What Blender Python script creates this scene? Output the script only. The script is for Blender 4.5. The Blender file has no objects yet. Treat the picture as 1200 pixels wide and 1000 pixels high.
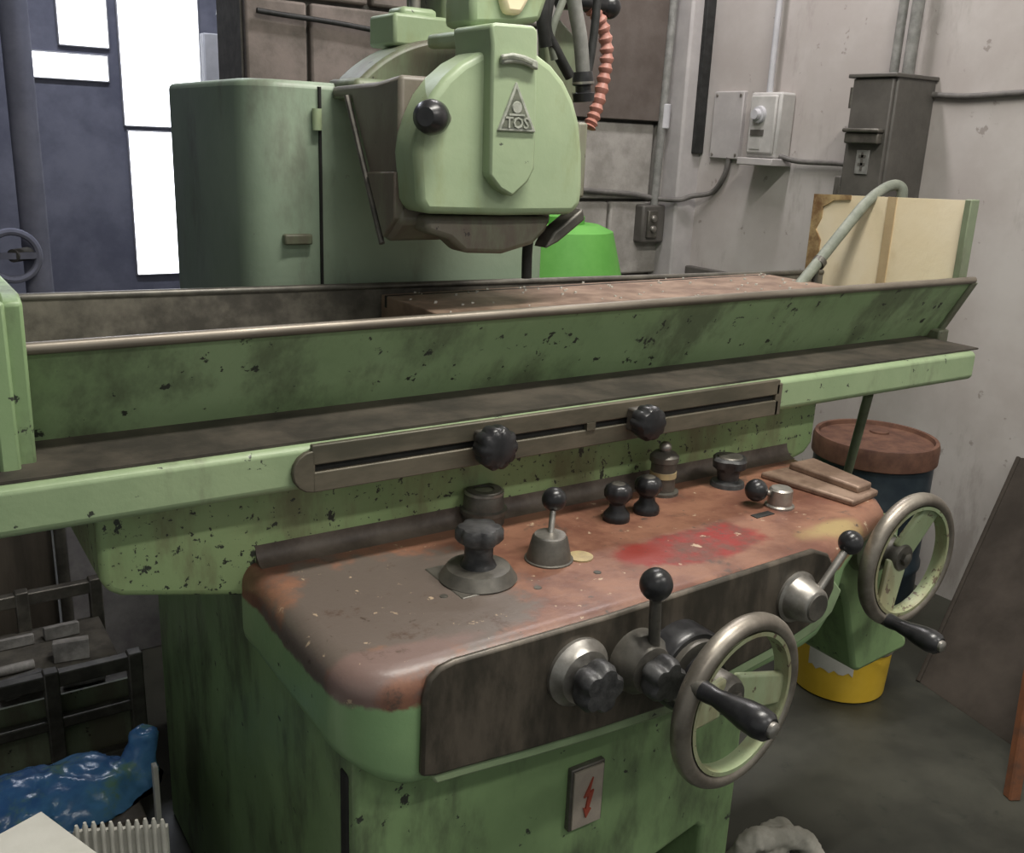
import bpy, bmesh, math, random
from mathutils import Vector, Matrix, noise
random.seed(7)
PI = math.pi
H = 1.35            # camera height above the floor; coordinates below are camera-relative, z is shifted by H at the end
scene = bpy.context.scene
C = scene.collection

# ------------------------------------------------------------------ camera
F, YAW, PITCH, ROLL = 1138.7, .5919, .2879, .0426
fw = Vector((math.sin(YAW)*math.cos(PITCH), math.cos(YAW)*math.cos(PITCH), -math.sin(PITCH)))
r0 = Vector((math.cos(YAW), -math.sin(YAW), 0)); u0 = r0.cross(fw)
rt = r0*math.cos(ROLL) + u0*math.sin(ROLL); up = -r0*math.sin(ROLL) + u0*math.cos(ROLL)
cam = bpy.data.cameras.new('camera'); co = bpy.data.objects.new('camera', cam); C.objects.link(co)
cam.sensor_width = 36; cam.lens = F/1200*36; cam.clip_start = .02
m3 = Matrix((rt, up, -fw)).transposed()
co.matrix_world = m3.to_4x4()
scene.camera = co
def ray(x, y): return fw + rt*((x-600)/F) - up*((y-500)/F)
def atX(X, x, y): d = ray(x, y); return d*(X/d.x)
def atY(Y, x, y): d = ray(x, y); return d*(Y/d.y)
def atZ(Z, x, y): d = ray(x, y); return d*(Z/d.z)

# ------------------------------------------------------------------ world, lights, exposure
w = bpy.data.worlds.new('world'); scene.world = w; w.use_nodes = True
bg = w.node_tree.nodes['Background']; bg.inputs[0].default_value = (.80, .83, .80, 1); bg.inputs[1].default_value = .44
scene.view_settings.view_transform = 'Standard'; scene.view_settings.look = 'None'
scene.view_settings.gamma = 1; scene.view_settings.use_curve_mapping = False
scene.view_settings.exposure = -0.12
def area(name, loc, sx, sy, power, col, rot=(0, 0, 0)):
    l = bpy.data.lights.new(name, 'AREA'); l.shape = 'RECTANGLE'; l.size = sx; l.size_y = sy; l.energy = power; l.color = col
    o = bpy.data.objects.new(name, l); C.objects.link(o); o.location = loc; o.rotation_euler = rot
    return o
LAMPS = [((1.15, .62), 62, (1, .96, .88)), ((2.0, 2.3), 33, (1, .95, .95)), ((-.1, -1.0), 13, (1, .97, .92)), ((1.9, -1.0), 34, (1, .96, .9)), ((.9, 4.0), 30, (.84, .88, 1))]  # last three lamps are added out of view: front fill and far bay
ZC = 1.72           # ceiling
for (lx, ly), pw, col in LAMPS:
    area('lamp_light', (lx, ly, ZC-.13), 1.2, .16, pw, col)

# ------------------------------------------------------------------ materials
MATS = {}
class NT:
    def __init__(s, name):
        s.m = bpy.data.materials.new(name); s.m.use_nodes = True; s.t = s.m.node_tree; s.n = s.t.nodes
        s.b = s.n['Principled BSDF']; s.tc = s.n.new('ShaderNodeTexCoord'); MATS[name] = s.m
    def link(s, a, b): s.t.links.new(a, b)
    def noise(s, scale, detail=4, rough=.6, stretch=None, off=(0, 0, 0)):
        mp = s.n.new('ShaderNodeMapping'); s.link(s.tc.outputs['Object'], mp.inputs[0])
        mp.inputs['Location'].default_value = off
        if stretch: mp.inputs['Scale'].default_value = stretch
        n = s.n.new('ShaderNodeTexNoise'); s.link(mp.outputs[0], n.inputs['Vector'])
        n.inputs['Scale'].default_value = scale; n.inputs['Detail'].default_value = detail; n.inputs['Roughness'].default_value = rough
        return n.outputs['Fac']
    def step(s, v, a, b):
        r = s.n.new('ShaderNodeMapRange'); s.link(v, r.inputs[0]); r.interpolation_type = 'SMOOTHSTEP'
        r.inputs[1].default_value = a; r.inputs[2].default_value = b; return r.outputs[0]
    def math(s, op, a, b=0.0):
        r = s.n.new('ShaderNodeMath'); r.operation = op
        for i, v in enumerate((a, b)):
            if hasattr(v, 'is_linked'): s.link(v, r.inputs[i])
            else: r.inputs[i].default_value = v
        return r.outputs[0]
    def mix(s, f, a, b):
        r = s.n.new('ShaderNodeMix'); r.data_type = 'RGBA'
        for i, v in ((0, f), (6, a), (7, b)):
            if hasattr(v, 'is_linked'): s.link(v, r.inputs[i])
            elif i == 0: r.inputs[0].default_value = v
            else: r.inputs[i].default_value = (*v, 1)
        return r.outputs[2]
    def pos(s):
        x = s.n.new('ShaderNodeSeparateXYZ'); s.link(s.tc.outputs['Object'], x.inputs[0]); return x.outputs
    def done(s, col, rough=.5, metal=0.0, bump=None, bs=.15, dist=.01, spec=.5):
        for k, v in (('Base Color', col), ('Roughness', rough), ('Metallic', metal)):
            if hasattr(v, 'is_linked'): s.link(v, s.b.inputs[k])
            else: s.b.inputs[k].default_value = (*v, 1) if k == 'Base Color' else v
        s.b.inputs['Specular IOR Level'].default_value = spec
        if bump is not None:
            bp = s.n.new('ShaderNodeBump'); s.link(bump, bp.inputs['Height']); bp.inputs['Strength'].default_value = bs
            bp.inputs['Distance'].default_value = dist; s.link(bp.outputs[0], s.b.inputs['Normal'])
        return s.m
def paint(name, a, b, chip, dirt, chipth=.66, dirtth=.6, rough=.42, chipscale=38, streak=True):
    t = NT(name)
    c = t.mix(t.step(t.noise(4, 5), .35, .68), a, b)
    d = t.step(t.noise(7, 6, .68, (1, 1, .35) if streak else None, (3, 1, 7)), dirtth-.08, dirtth+.12)
    c = t.mix(t.math('MULTIPLY', d, .8), c, dirt)
    ch = t.step(t.noise(chipscale, 4, .62, None, (9, 4, 2)), chipth, chipth+.035)
    c = t.mix(ch, c, chip)
    ch2 = t.step(t.noise(chipscale*.35, 5, .7, (1, 1, .6), (1, 8, 5)), chipth+.015, chipth+.04)
    c = t.mix(ch2, c, chip)
    h = t.math('SUBTRACT', t.noise(60, 3), t.math('MULTIPLY', ch, .9))
    r = t.math('ADD', t.math('MULTIPLY', t.noise(9, 3), .35), rough-.15)
    return t.done(c, r, 0, h, .12, .004)
def metal(name, a, b, rough=.35, mt=.85, sc=30, stretch=None, spec=.5):
    t = NT(name); n = t.noise(sc, 5, .65, stretch)
    c = t.mix(t.step(n, .35, .68), a, b)
    r = t.math('ADD', t.math('MULTIPLY', t.noise(sc*.6, 4), .35), rough-.17)
    return t.done(c, r, mt, n, .1, .003, spec)
def plain(name, a, b, rough=.6, sc=12, bs=.2, dist=.006, stretch=None, spec=.4):
    t = NT(name); n = t.noise(sc, 6, .65, stretch)
    return t.done(t.mix(t.step(n, .32, .7), a, b), rough, 0, n, bs, dist, spec)
def emit(name, col, st):
    t = NT(name); t.b.inputs['Emission Color'].default_value = (*col, 1); t.b.inputs['Emission Strength'].default_value = st
    return t.done(col, .5)

G1, G2 = (.23, .315, .175), (.29, .375, .215)
CHIP, DIRT = (.035, .04, .03), (.12, .125, .085)
paint('green', G1, G2, CHIP, DIRT, .66, .58)
paint('green_head', (.285, .365, .225), (.345, .425, .265), (.06, .07, .05), (.24, .27, .13), .69, .58)
paint('green_column', (.235, .305, .22), (.285, .36, .265), (.07, .08, .06), (.16, .17, .13), .72, .60)
paint('green_tray', (.215, .315, .155), (.27, .375, .20), CHIP, (.10, .125, .07), .64, .53)
paint('green_bed', (.22, .33, .145), (.30, .40, .19), CHIP, (.17, .16, .085), .605, .54, chipscale=85)
paint('green_base', (.175, .27, .12), (.225, .34, .155), CHIP, (.07, .085, .05), .66, .53)
paint('wheel_paint', (.27, .36, .20), (.38, .42, .26), (.12, .09, .06), (.24, .21, .12), .62, .52, chipscale=50)
paint('green_old', (.14, .175, .105), (.20, .24, .155), (.04, .04, .03), (.10, .085, .06), .66, .5)
paint('brown_head', (.13, .10, .08), (.19, .175, .14), (.05, .04, .035), (.20, .23, .15), .66, .55)
paint('cream', (.80, .68, .47), (.86, .76, .57), (.25, .14, .06), (.52, .38, .20), .74, .66, .6)
metal('steel', (.28, .265, .24), (.42, .40, .37), .38, .85)
metal('rim_steel', (.22, .195, .165), (.34, .31, .265), .40, .75, 20)
metal('dark_steel', (.085, .08, .07), (.15, .14, .12), .45, .5, 22)
metal('panel_steel', (.05, .044, .034), (.12, .10, .078), .42, .35, 26, (1, 1, .35))
metal('rust_plate', (.17, .11, .08), (.30, .21, .155), .5, .35, 18)
metal('slot_steel', (.075, .07, .05), (.15, .13, .095), .5, .3, 16, (.3, 1, 1))
metal('lip_metal', (.15, .13, .105), (.25, .22, .18), .42, .5, 18, (.2, 1, 1))
plain('tray_inside', (.055, .05, .042), (.16, .145, .12), .55, 14)
plain('ledge_dirt', (.032, .028, .023), (.075, .063, .05), .6, 12)
plain('black_plastic', (.012, .012, .013), (.03, .03, .032), .30, 30, .15, .002)
plain('worn_plastic', (.014, .014, .015), (.075, .075, .075), .42, 24, .35, .004)
plain('black_rubber', (.012, .013, .012), (.03, .03, .03), .6, 30)
plain('void', (.01, .01, .009), (.02, .02, .018), .8, 20)
plain('hose_grey', (.14, .155, .125), (.21, .225, .185), .55, 30)
plain('conduit_grey', (.15, .15, .14), (.25, .25, .235), .45, 24)
plain('hose_red', (.33, .14, .11), (.45, .22, .18), .5, 20)
plain('brass', (.42, .33, .17), (.30, .24, .14), .45, 40)
plain('grime', (.06, .045, .036), (.13, .105, .085), .55, 16)
plain('guard_rust', (.17, .09, .04), (.46, .34, .17), .75, 22)
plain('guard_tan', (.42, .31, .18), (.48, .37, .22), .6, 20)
plain('plate_white', (.30, .26, .22), (.38, .33, .27), .5, 20)
plain('sign_red', (.26, .05, .03), (.34, .07, .04), .5, 20)
plain('emblem_metal', (.26, .28, .23), (.42, .43, .38), .38, 60)
plain('emblem_dark', (.09, .10, .075), (.16, .17, .13), .5, 60)
plain('hoary_green', (.10, .33, .055), (.14, .40, .08), .6, 6, .1)
plain('yellow', (.62, .40, .03), (.70, .47, .05), .42, 7, .1)
plain('paper', (.48, .47, .42), (.56, .55, .50), .7, 10, .1)
plain('ribs', (.40, .39, .35), (.52, .51, .46), .6, 14, .1)
plain('rag', (.28, .27, .23), (.42, .40, .35), .9, 18, .3)
plain('cabinet', (.075, .07, .063), (.105, .098, .088), .5, 10)
plain('cabinet_light', (.40, .39, .375), (.50, .49, .47), .4, 12)
plain('plate_flush', (.38, .36, .355), (.44, .42, .41), .6, 12)
plain('drum_navy', (.015, .025, .035), (.035, .05, .06), .4, 9)
plain('rusty', (.085, .04, .028), (.17, .085, .055), .7, 16)
plain('lid_top', (.13, .095, .07), (.25, .20, .145), .7, 12)
plain('sheet_dark', (.032, .027, .022), (.06, .05, .042), .85, 4, spec=.15)
plain('orange', (.15, .052, .018), (.06, .032, .02), .75, 14)
plain('wood_dark', (.06, .05, .04), (.12, .10, .08), .8, 10, .3, .006, (1, 1, .2))
plain('board_grey', (.30, .28, .30), (.48, .46, .47), .75, 9)
plain('scrap', (.15, .145, .14), (.34, .33, .32), .6, 22)
plain('cable', (.10, .095, .09), (.16, .15, .14), .6, 20)
plain('block', (.24, .225, .205), (.36, .34, .315), .85, 11, .35, .008)
plain('block_dirty', (.12, .105, .09), (.22, .185, .165), .85, 8, .35, .008)
plain('block_pink', (.16, .125, .115), (.33, .265, .245), .85, 6, .35, .008)
plain('mortar', (.10, .095, .085), (.15, .14, .125), .9, 20)
plain('board_brown', (.085, .068, .058), (.12, .10, .088), .7, 8)
plain('ceiling_paint', (.30, .30, .29), (.38, .38, .37), .9, 5)
plain('far_haze', (.13, .135, .18), (.22, .225, .28), .9, 3)  # blue-grey raised so the colour carries the glare's haze over the bay
plain('frame_pale', (.40, .40, .42), (.50, .50, .52), .6, 8)
emit('lamp_glow', (1, .97, .92), 6.0)
emit('window_glare', (.93, .95, 1), 4.5)
def floor_mat():
    t = NT('floor'); n = t.noise(2.2, 7, .65); n2 = t.noise(14, 5, .7)
    c = t.mix(t.step(n, .35, .68), (.02, .021, .016), (.05, .05, .038)); c = t.mix(t.step(n2, .58, .72), c, (.02, .023, .017))
    return t.done(c, t.math('ADD', t.math('MULTIPLY', n, .5), .25), 0, n2, .25, .004)
floor_mat()
def wall_mat():
    t = NT('plaster'); n = t.noise(1.8, 6, .62); n2 = t.noise(6, 6, .7, (1, 1, .3), (3, 3, 3)); n3 = t.noise(22, 4, .6)
    c = t.mix(t.step(n, .35, .68), (.40, .365, .345), (.50, .475, .455))
    c = t.mix(t.math('MULTIPLY', t.step(n2, .56, .72), .55), c, (.25, .22, .20))
    c = t.mix(t.math('MULTIPLY', t.step(n3, .66, .72), .6), c, (.20, .17, .15))
    return t.done(c, .8, 0, n3, .12, .004, .3)
wall_mat()
def top_mat():          # the red-brown worn paint of the control box top, green paint left on its flanks
    t = NT('control_top'); p = t.pos(); n = t.noise(9, 6, .68); nf = t.noise(45, 5, .65); nb = t.noise(3.5, 4, .6, None, (5, 2, 1))
    def ell(cx, cy, rx, ry):
        cx -= .7; cy -= 1.3
        a = t.math('DIVIDE', t.math('SUBTRACT', p[0], cx), rx); b = t.math('DIVIDE', t.math('SUBTRACT', p[1], cy), ry)
        d = t.math('SQRT', t.math('ADD', t.math('MULTIPLY', a, a), t.math('MULTIPLY', b, b)))
        return t.math('ADD', d, t.math('MULTIPLY', t.math('SUBTRACT', n, .5), 1.3))
    c = t.mix(t.step(n, .36, .66), (.135, .058, .040), (.235, .115, .072))
    c = t.mix(t.step(ell(.50, .98, .17, .16), 1.08, .85), c, (.125, .10, .085))
    c = t.mix(t.step(ell(.97, .93, .13, .055), 1.1, .8), c, t.mix(t.step(t.noise(26, 5, .7), .38, .62), (.13, .045, .032), (.22, .022, .018)))
    c = t.mix(t.step(ell(.87, .945, .06, .04), 1.0, .5), c, (.20, .03, .022))
    c = t.mix(t.step(ell(1.2, .88, .10, .035), 1.0, .35), c, (.30, .22, .10))
    c = t.mix(t.step(ell(.42, .86, .12, .03), 1.15, .8), c, (.17, .115, .10))
    c = t.mix(t.step(t.noise(14, 6, .75, None, (2, 6, 1)), .57, .68), c, (.085, .055, .042))
    c = t.mix(t.step(nf, .65, .69), c, (.40, .30, .21))
    c = t.mix(t.step(nf, .35, .31), c, (.07, .05, .04))
    g = t.mix(t.step(nb, .35, .66), (.205, .335, .16), (.27, .39, .19))
    g = t.mix(t.step(t.noise(36, 4, .6, None, (4, 4, 9)), .66, .69), g, CHIP)
    zz = t.math('ADD', p[2], t.math('MULTIPLY', t.math('SUBTRACT', n, .5), .055))
    sel = t.step(zz, BOXZ-.046, BOXZ-.038)
    c = t.mix(sel, g, c)
    return t.done(c, t.math('ADD', t.math('MULTIPLY', n, .45), .16), 0, nf, .16, .004)
BOXZ = -.555 + H     # material space: the grinder root sits on the floor
top_mat()

# ------------------------------------------------------------------ mesh helpers
def basis(d):
    d = d.normalized(); a = Vector((0, 0, 1)) if abs(d.z) < .9 else Vector((1, 0, 0))
    u = a.cross(d).normalized(); return u, d.cross(u), d
class B:
    def __init__(s): s.bm = bmesh.new()
    def box(s, x0, x1, y0, y1, z0, z1):
        v = [s.bm.verts.new((x, y, z)) for x in (x0, x1) for y in (y0, y1) for z in (z0, z1)]
        for f in ((0, 1, 3, 2), (4, 6, 7, 5), (0, 4, 5, 1), (2, 3, 7, 6), (0, 2, 6, 4), (1, 5, 7, 3)): s.bm.faces.new([v[i] for i in f])
        return s
    def lathe(s, o, d, prof, seg=28, lobes=0, amp=0.0, cap=True, lz=None):
        o = Vector(o); u, v, d = basis(Vector(d)); rings = []
        for k, (h, r) in enumerate(prof):
            ring = []
            for i in range(seg):
                a = 2*PI*i/seg; q = r
                if lobes and (lz is None or lz[0] <= k <= lz[1]): q = r*(1-amp*(.5-.5*math.cos(lobes*a))**2)
                ring.append(s.bm.verts.new(o + d*h + u*(q*math.cos(a)) + v*(q*math.sin(a))))
            rings.append(ring)
        for a, b in zip(rings, rings[1:]):
            for i in range(seg): s.bm.faces.new((a[i], a[(i+1) % seg], b[(i+1) % seg], b[i]))
        if cap: s.bm.faces.new(rings[0][::-1]); s.bm.faces.new(rings[-1])
        return s
    def cyl(s, p, q, r, r2=None, seg=20):
        p, q = Vector(p), Vector(q); L = (q-p).length
        return s.lathe(p, q-p, [(0, r), (L, r if r2 is None else r2)], seg)
    def ball(s, c, r, sx=1, sy=1, sz=1, seg=20):
        bmesh.ops.create_uvsphere(s.bm, u_segments=seg, v_segments=seg//2+2, radius=1,
            matrix=Matrix.Translation(c) @ Matrix.Diagonal((r*sx, r*sy, r*sz, 1))); return s
    def prism(s, pts, vec):
        pts = [Vector(p) for p in pts]; vec = Vector(vec)
        a = [s.bm.verts.new(p) for p in pts]; b = [s.bm.verts.new(p+vec) for p in pts]; n = len(pts)
        s.bm.faces.new(a); s.bm.faces.new(b[::-1])
        for i in range(n): s.bm.faces.new((a[i], b[i], b[(i+1) % n], a[(i+1) % n]))
        return s
    def tube(s, path, r, seg=12, sub=4):
        P = [Vector(p) for p in path]; pts = []
        for i in range(len(P)-1):
            p0 = P[max(i-1, 0)]; p1 = P[i]; p2 = P[i+1]; p3 = P[min(i+2, len(P)-1)]
            for k in range(sub):
                t = k/sub
                pts.append(.5*((2*p1)+(p2-p0)*t+(2*p0-5*p1+4*p2-p3)*t*t+(-p0+3*p1-3*p2+p3)*t**3))
        pts.append(P[-1]); rings = []; u = None
        for i, p in enumerate(pts):
            d = (pts[min(i+1, len(pts)-1)]-pts[max(i-1, 0)]).normalized()
            if u is None: u, v, _ = basis(d)
            else: u = (u-d*u.dot(d)).normalized(); v = d.cross(u)
            rr = r(i/(len(pts)-1)) if callable(r) else r
            rings.append([s.bm.verts.new(p+u*(rr*math.cos(2*PI*k/seg))+v*(rr*math.sin(2*PI*k/seg))) for k in range(seg)])
        for a, b in zip(rings, rings[1:]):
            for i in range(seg): s.bm.faces.new((a[i], a[(i+1) % seg], b[(i+1) % seg], b[i]))
        s.bm.faces.new(rings[0][::-1]); s.bm.faces.new(rings[-1]); return s
    def torus(s, c, d, R, rr, rd, seg=56, ms=14, a0=0, flat=0):
        u, v, d = basis(Vector(d)); c = Vector(c); rings = []
        for i in range(seg):
            a = 2*PI*i/seg; e = u*math.cos(a)+v*math.sin(a)
            rings.append([s.bm.verts.new(c+e*(R+rr*math.cos(2*PI*k/ms))+d*(rd*math.sin(2*PI*k/ms))) for k in range(ms)])
        for i in range(seg):
            a, b = rings[i], rings[(i+1) % seg]
            for k in range(ms): s.bm.faces.new((a[k], b[k], b[(k+1) % ms], a[(k+1) % ms]))
        return s
    def mesh(s, name, org, angle=40):
        bmesh.ops.recalc_face_normals(s.bm, faces=s.bm.faces[:])
        if org is not None: bmesh.ops.translate(s.bm, verts=s.bm.verts[:], vec=-Vector(org))
        me = bpy.data.meshes.new(name); s.bm.to_mesh(me); s.bm.free()
        me.polygons.foreach_set('use_smooth', [True]*len(me.polygons)); me.set_sharp_from_angle(angle=math.radians(angle))
        return me
ORG = {}
def root(name, loc, label, cat, group=None):
    o = bpy.data.objects.new(name, None); C.objects.link(o); o.location = loc; o.empty_display_size = .1
    ORG[o] = Vector(loc); tag(o, label, cat, group); return o
def tag(o, label, cat, group=None):
    o['label'] = label; o['category'] = cat
    if group: o['group'] = group
    return o
def part(name, b, mat, parent, bev=0, seg=2, angle=40, label=None):
    org = ORG[parent]
    o = bpy.data.objects.new(name, b.mesh(name, org, angle)); C.objects.link(o); o.data.materials.append(MATS[mat])
    o.parent = parent; ORG[o] = org
    if bev:
        m = o.modifiers.new('bevel', 'BEVEL'); m.width = bev; m.segments = seg; m.limit_method = 'ANGLE'; m.angle_limit = math.radians(35)
        m.harden_normals = False
    if label: o['label'] = label
    return o
def single(name, b, mat, label, cat, loc=None, bev=0, group=None, kind=None, seg=2):
    bb = [v.co.copy() for v in b.bm.verts]
    if loc is None:
        loc = Vector((sum(v.x for v in bb)/len(bb), sum(v.y for v in bb)/len(bb), min(v.z for v in bb)))
    o = bpy.data.objects.new(name, b.mesh(name, loc)); C.objects.link(o); o.location = loc; o.data.materials.append(MATS[mat]); ORG[o] = Vector(loc)
    if bev:
        m = o.modifiers.new('bevel', 'BEVEL'); m.width = bev; m.segments = seg; m.limit_method = 'ANGLE'; m.angle_limit = math.radians(35)
    if kind: o['kind'] = kind
    if label: tag(o, label, cat, group)
    return o
def struct(name, b, mat, bev=0):
    o = single(name, b, mat, None, None, (0, 0, 0), bev); o['kind'] = 'structure'; return o
def sub(o, name, mesh_from=None): pass
def bolt_mesh(b, p, d, r, h): b.lathe(p, d, [(0, r), (h*.7, r), (h, r*.7)], 6); return b
def organic(b, voxel, amp, scale, name, loc):
    """fuse the shapes of b into one skin and crumple it"""
    me = b.mesh(name, loc); o = bpy.data.objects.new(name, me); C.objects.link(o)
    m = o.modifiers.new('r', 'REMESH'); m.mode = 'VOXEL'; m.voxel_size = voxel
    dg = bpy.context.evaluated_depsgraph_get(); me2 = bpy.data.meshes.new_from_object(o.evaluated_get(dg))
    bpy.data.objects.remove(o)
    for v in me2.vertices:
        n = noise.noise_vector(v.co*scale); n2 = noise.noise(v.co*scale*2.7)
        rid = 1-abs(noise.noise(v.co*scale*1.6+Vector((7, 3, 1))))*2
        v.co += n*amp + v.normal*(n2*amp*.6 + rid*amp*.7)
    me2.polygons.foreach_set('use_smooth', [True]*len(me2.polygons))
    o = bpy.data.objects.new(name, me2); C.objects.link(o); o.location = loc; ORG[o] = Vector(loc); return o

# ------------------------------------------------------------------ the room
FZ = -H; XW = 2.75; YB = 2.97; YF = 5.2
struct('floor', B().box(-3, 3.2, -2, 5.6, FZ-.1, FZ), 'floor')
struct('wall_right', B().box(XW, XW+.15, -1.6, YB+.3, FZ, ZC), 'plaster')
wb = struct('wall_back', B().box(1.0, XW, YB+.03, YB+.25, FZ, ZC), 'mortar')
bw, bh = .40, .29
for i in range(10):
    z0 = -.79+i*bh-.0
    if z0 > 1.6: break
    off = .2 if i % 2 else 0
    x = 1.0
    first = True
    while x < XW-.02:
        x1 = min((1.0+off if (first and off) else x+bw), XW); first = False
        if x1-x > .04:
            b = B().box(x+.006, x1-.006, YB-random.uniform(0, .008), YB+.035, z0+.006, min(z0+bh-.006, ZC))
            part('block', b, 'block' if x > 1.7 else random.choice(['block_dirty', 'block_pink']), wb, .008)
        x = x1
struct('wall_far', B().box(-2.2, 3.0, YF, YF+.15, FZ, ZC), 'far_haze')
struct('wall_left', B().box(-2.35, -2.2, 1.2, YF, FZ, ZC), 'far_haze')
struct('ceiling', B().box(-2.4, 3.0, -1.6, YF+.2, ZC, ZC+.1), 'ceiling_paint')
struct('trim_1', B().box(XW-.10, XW+.02, YB-.10, YB+.05, FZ, ZC), 'plate_flush', .01)
struct('trim_2', B().box(XW-.025, XW+.01, 1.95, YB-.1, -.50, -.455), 'cabinet', .006)

# bright far-wall source built as window panes; the lower panes hold its glare
wr = bpy.data.objects.new('glare_window_1', None); C.objects.link(wr); wr.location = (1.1, YF, 0); ORG[wr] = Vector((1.1, YF, 0)); wr['kind'] = 'structure'
def frame(b, x0, x1, z0, z1, y, t, d):
    b.box(x0-t, x0, y-d, y+.02, z0-t, z1+t).box(x1, x1+t, y-d, y+.02, z0-t, z1+t).box(x0, x1, y-d, y+.02, z0-t, z0).box(x0, x1, y-d, y+.02, z1, z1+t)
    return b
def pane(px0, py0, px1, py1):
    a_, b2 = atY(YF, px0, py0), atY(YF, px1, py1)
    part('window_frame', frame(B(), a_.x, b2.x, b2.z, a_.z, YF, .008, .02), 'frame_pale', wr, .004)
    part('pane', B().box(a_.x, b2.x, YF-.02, YF, b2.z, a_.z), 'window_glare', wr)
pane(60, -60, 126, 56); pane(33, 60, 126, 95); pane(132, -60, 236, 150); pane(150, 154, 236, 318)
# pale door frame beside the window
p0, p1 = atY(4.6, 238, 38), atY(4.6, 294, 90)
o = struct('door_1', B().box(p0.x, p1.x, 4.6, 4.66, FZ, p0.z).box(p1.x-.06, p1.x, 4.57, 4.68, FZ, p0.z+.05), 'frame_pale', .006)

# ceiling lamps, the added fill ones too
def tube_lamp(x, y, z, lx, label):
    r = root('ceiling_lamp', (x, y, z), label, 'lamp', 'fluorescent ceiling lamps')
    part('housing', B().box(x-lx/2, x+lx/2, y-.09, y+.09, z, ZC), 'frame_pale', r, .01)
    for dy in (-.045, .045):
        part('tube', B().cyl((x-lx/2+.03, y+dy, z-.022), (x+lx/2-.03, y+dy, z-.022), .014), 'lamp_glow', r)
    for sx in (-1, 1): part('end_cap', B().box(x+sx*lx/2-.015, x+sx*lx/2+.015, y-.09, y+.09, z-.045, z+.02), 'frame_pale', r, .005)
for ((lx, ly), pw, col), lb in zip(LAMPS, ('fluorescent ceiling lamp above the handwheels', 'fluorescent ceiling lamp near the plastered wall', 'added fluorescent fill lamp on the blue bag side', 'added fluorescent fill lamp above the aisle before the machine', 'added cold white fluorescent lamp brightening the far bay')):
    tube_lamp(lx, ly, ZC-.07, 1.2, lb)
# distant lamps seen through the far bay
def far_lamp(pa, pb, Y, label, r=.03):
    a, b_ = atY(Y, *pa), atY(Y, *pb)
    rr = root('strip_lamp', (a+b_)/2, label, 'lamp')
    part('tube', B().cyl(a, b_, r), 'lamp_glow', rr)
    part('reflector', B().prism([a+Vector((0, -.06, r)), a+Vector((0, .06, r)), a+Vector((0, .03, r+.05)), a+Vector((0, -.03, r+.05))], b_-a), 'frame_pale', rr)
    part('hanger', B().cyl((a+b_)/2+Vector((0, 0, r+.04)), Vector(((a.x+b_.x)/2, (a.y+b_.y)/2, ZC)), .006, seg=8), 'cable', rr)
far_lamp((258, 22), (290, 14), 4.3, 'small lit strip lamp hanging above the pale door frame', .018)

# ------------------------------------------------------------------ things on the right wall
r = root('electrical_cabinet', (2.65, 1.96, -.2), 'dark grey steel electrical cabinet on the plastered wall behind the cream guard', 'cabinet')
part('body', B().box(2.565, XW, 1.887, 2.04, -.36, .222), 'cabinet', r, .006)
part('door', B().box(2.552, 2.566, 1.893, 2.034, -.35, .214), 'cabinet', r, .004)
part('top_flange', B().box(2.545, XW, 1.88, 2.05, .216, .228), 'cabinet', r, .003)
part('handle', B().box(2.522, 2.556, 1.90, 2.03, .060, .072).box(2.53, 2.556, 1.905, 2.025, .028, .060), 'dark_steel', r, .004)
part('warning_plate', B().box(2.548, 2.554, 1.94, 1.985, -.06, .01), 'conduit_grey', r, .001)
part('warning_mark', B().box(2.5465, 2.549, 1.950, 1.975, -.012, -.004).box(2.5465, 2.549, 1.950, 1.975, -.035, -.027).box(2.5465, 2.549, 1.958, 1.966, -.05, .004), 'cabinet', r)
part('hinge', B().cyl((2.556, 2.037, .13), (2.556, 2.037, .19), .006), 'dark_steel', r)
part('hinge', B().cyl((2.556, 2.037, -.16), (2.556, 2.037, -.10), .006), 'dark_steel', r)
part('lug', B().box(2.56, 2.60, 2.04, 2.065, -.14, -.07), 'cabinet', r, .004)
r = root('switch_box', (2.71, 2.49, -.03), 'light grey metal switch box on the wall below a thin pipe', 'switch')
part('body', B().box(2.675, XW, 2.42, 2.56, -.03, .19), 'cabinet_light', r, .008)
part('lid', B().box(2.664, 2.677, 2.43, 2.55, -.015, .18), 'cabinet_light', r, .006)
part('dial', B().lathe((2.664, 2.50, .115), (-1, 0, 0), [(0, .03), (.012, .028), (.014, .02), (.03, .016)], 20), 'frame_pale', r)
part('nameplate', B().box(2.661, 2.665, 2.475, 2.535, .045, .065), 'cabinet', r)
part('lower_plate', B().box(2.661, 2.665, 2.485, 2.535, .0, .035), 'cabinet_light', r)
part('cable_gland', B().cyl((2.70, 2.445, -.005), (2.70, 2.445, .05), .016), 'frame_pale', r)
part('bracket', B().box(2.65, XW, 2.41, 2.575, -.055, -.03), 'plate_flush', r, .003)
r = root('cover_plate', (XW-.01, 2.72, -.04), 'flat grey cover plate on the wall beside the switch box', 'plate')
part('plate', B().box(XW-.018, XW+.005, 2.65, 2.80, -.04, .20), 'plate_flush', r, .004)
for yy in (2.665, 2.785):
    for zz in (-.025, .185): part('screw', B().lathe((XW-.018, yy, zz), (-1, 0, 0), [(0, .006), (.003, .005)], 10), 'steel', r)
def cable(pts, rad, mat, name, label, cat='cable', group=None, sub_=6):
    return single(name, B().tube(pts, rad, 10, sub_), mat, label, cat, group=group)
V = Vector
def wx(x, y, d=.015): return atX(XW-d, x, y)
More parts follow.
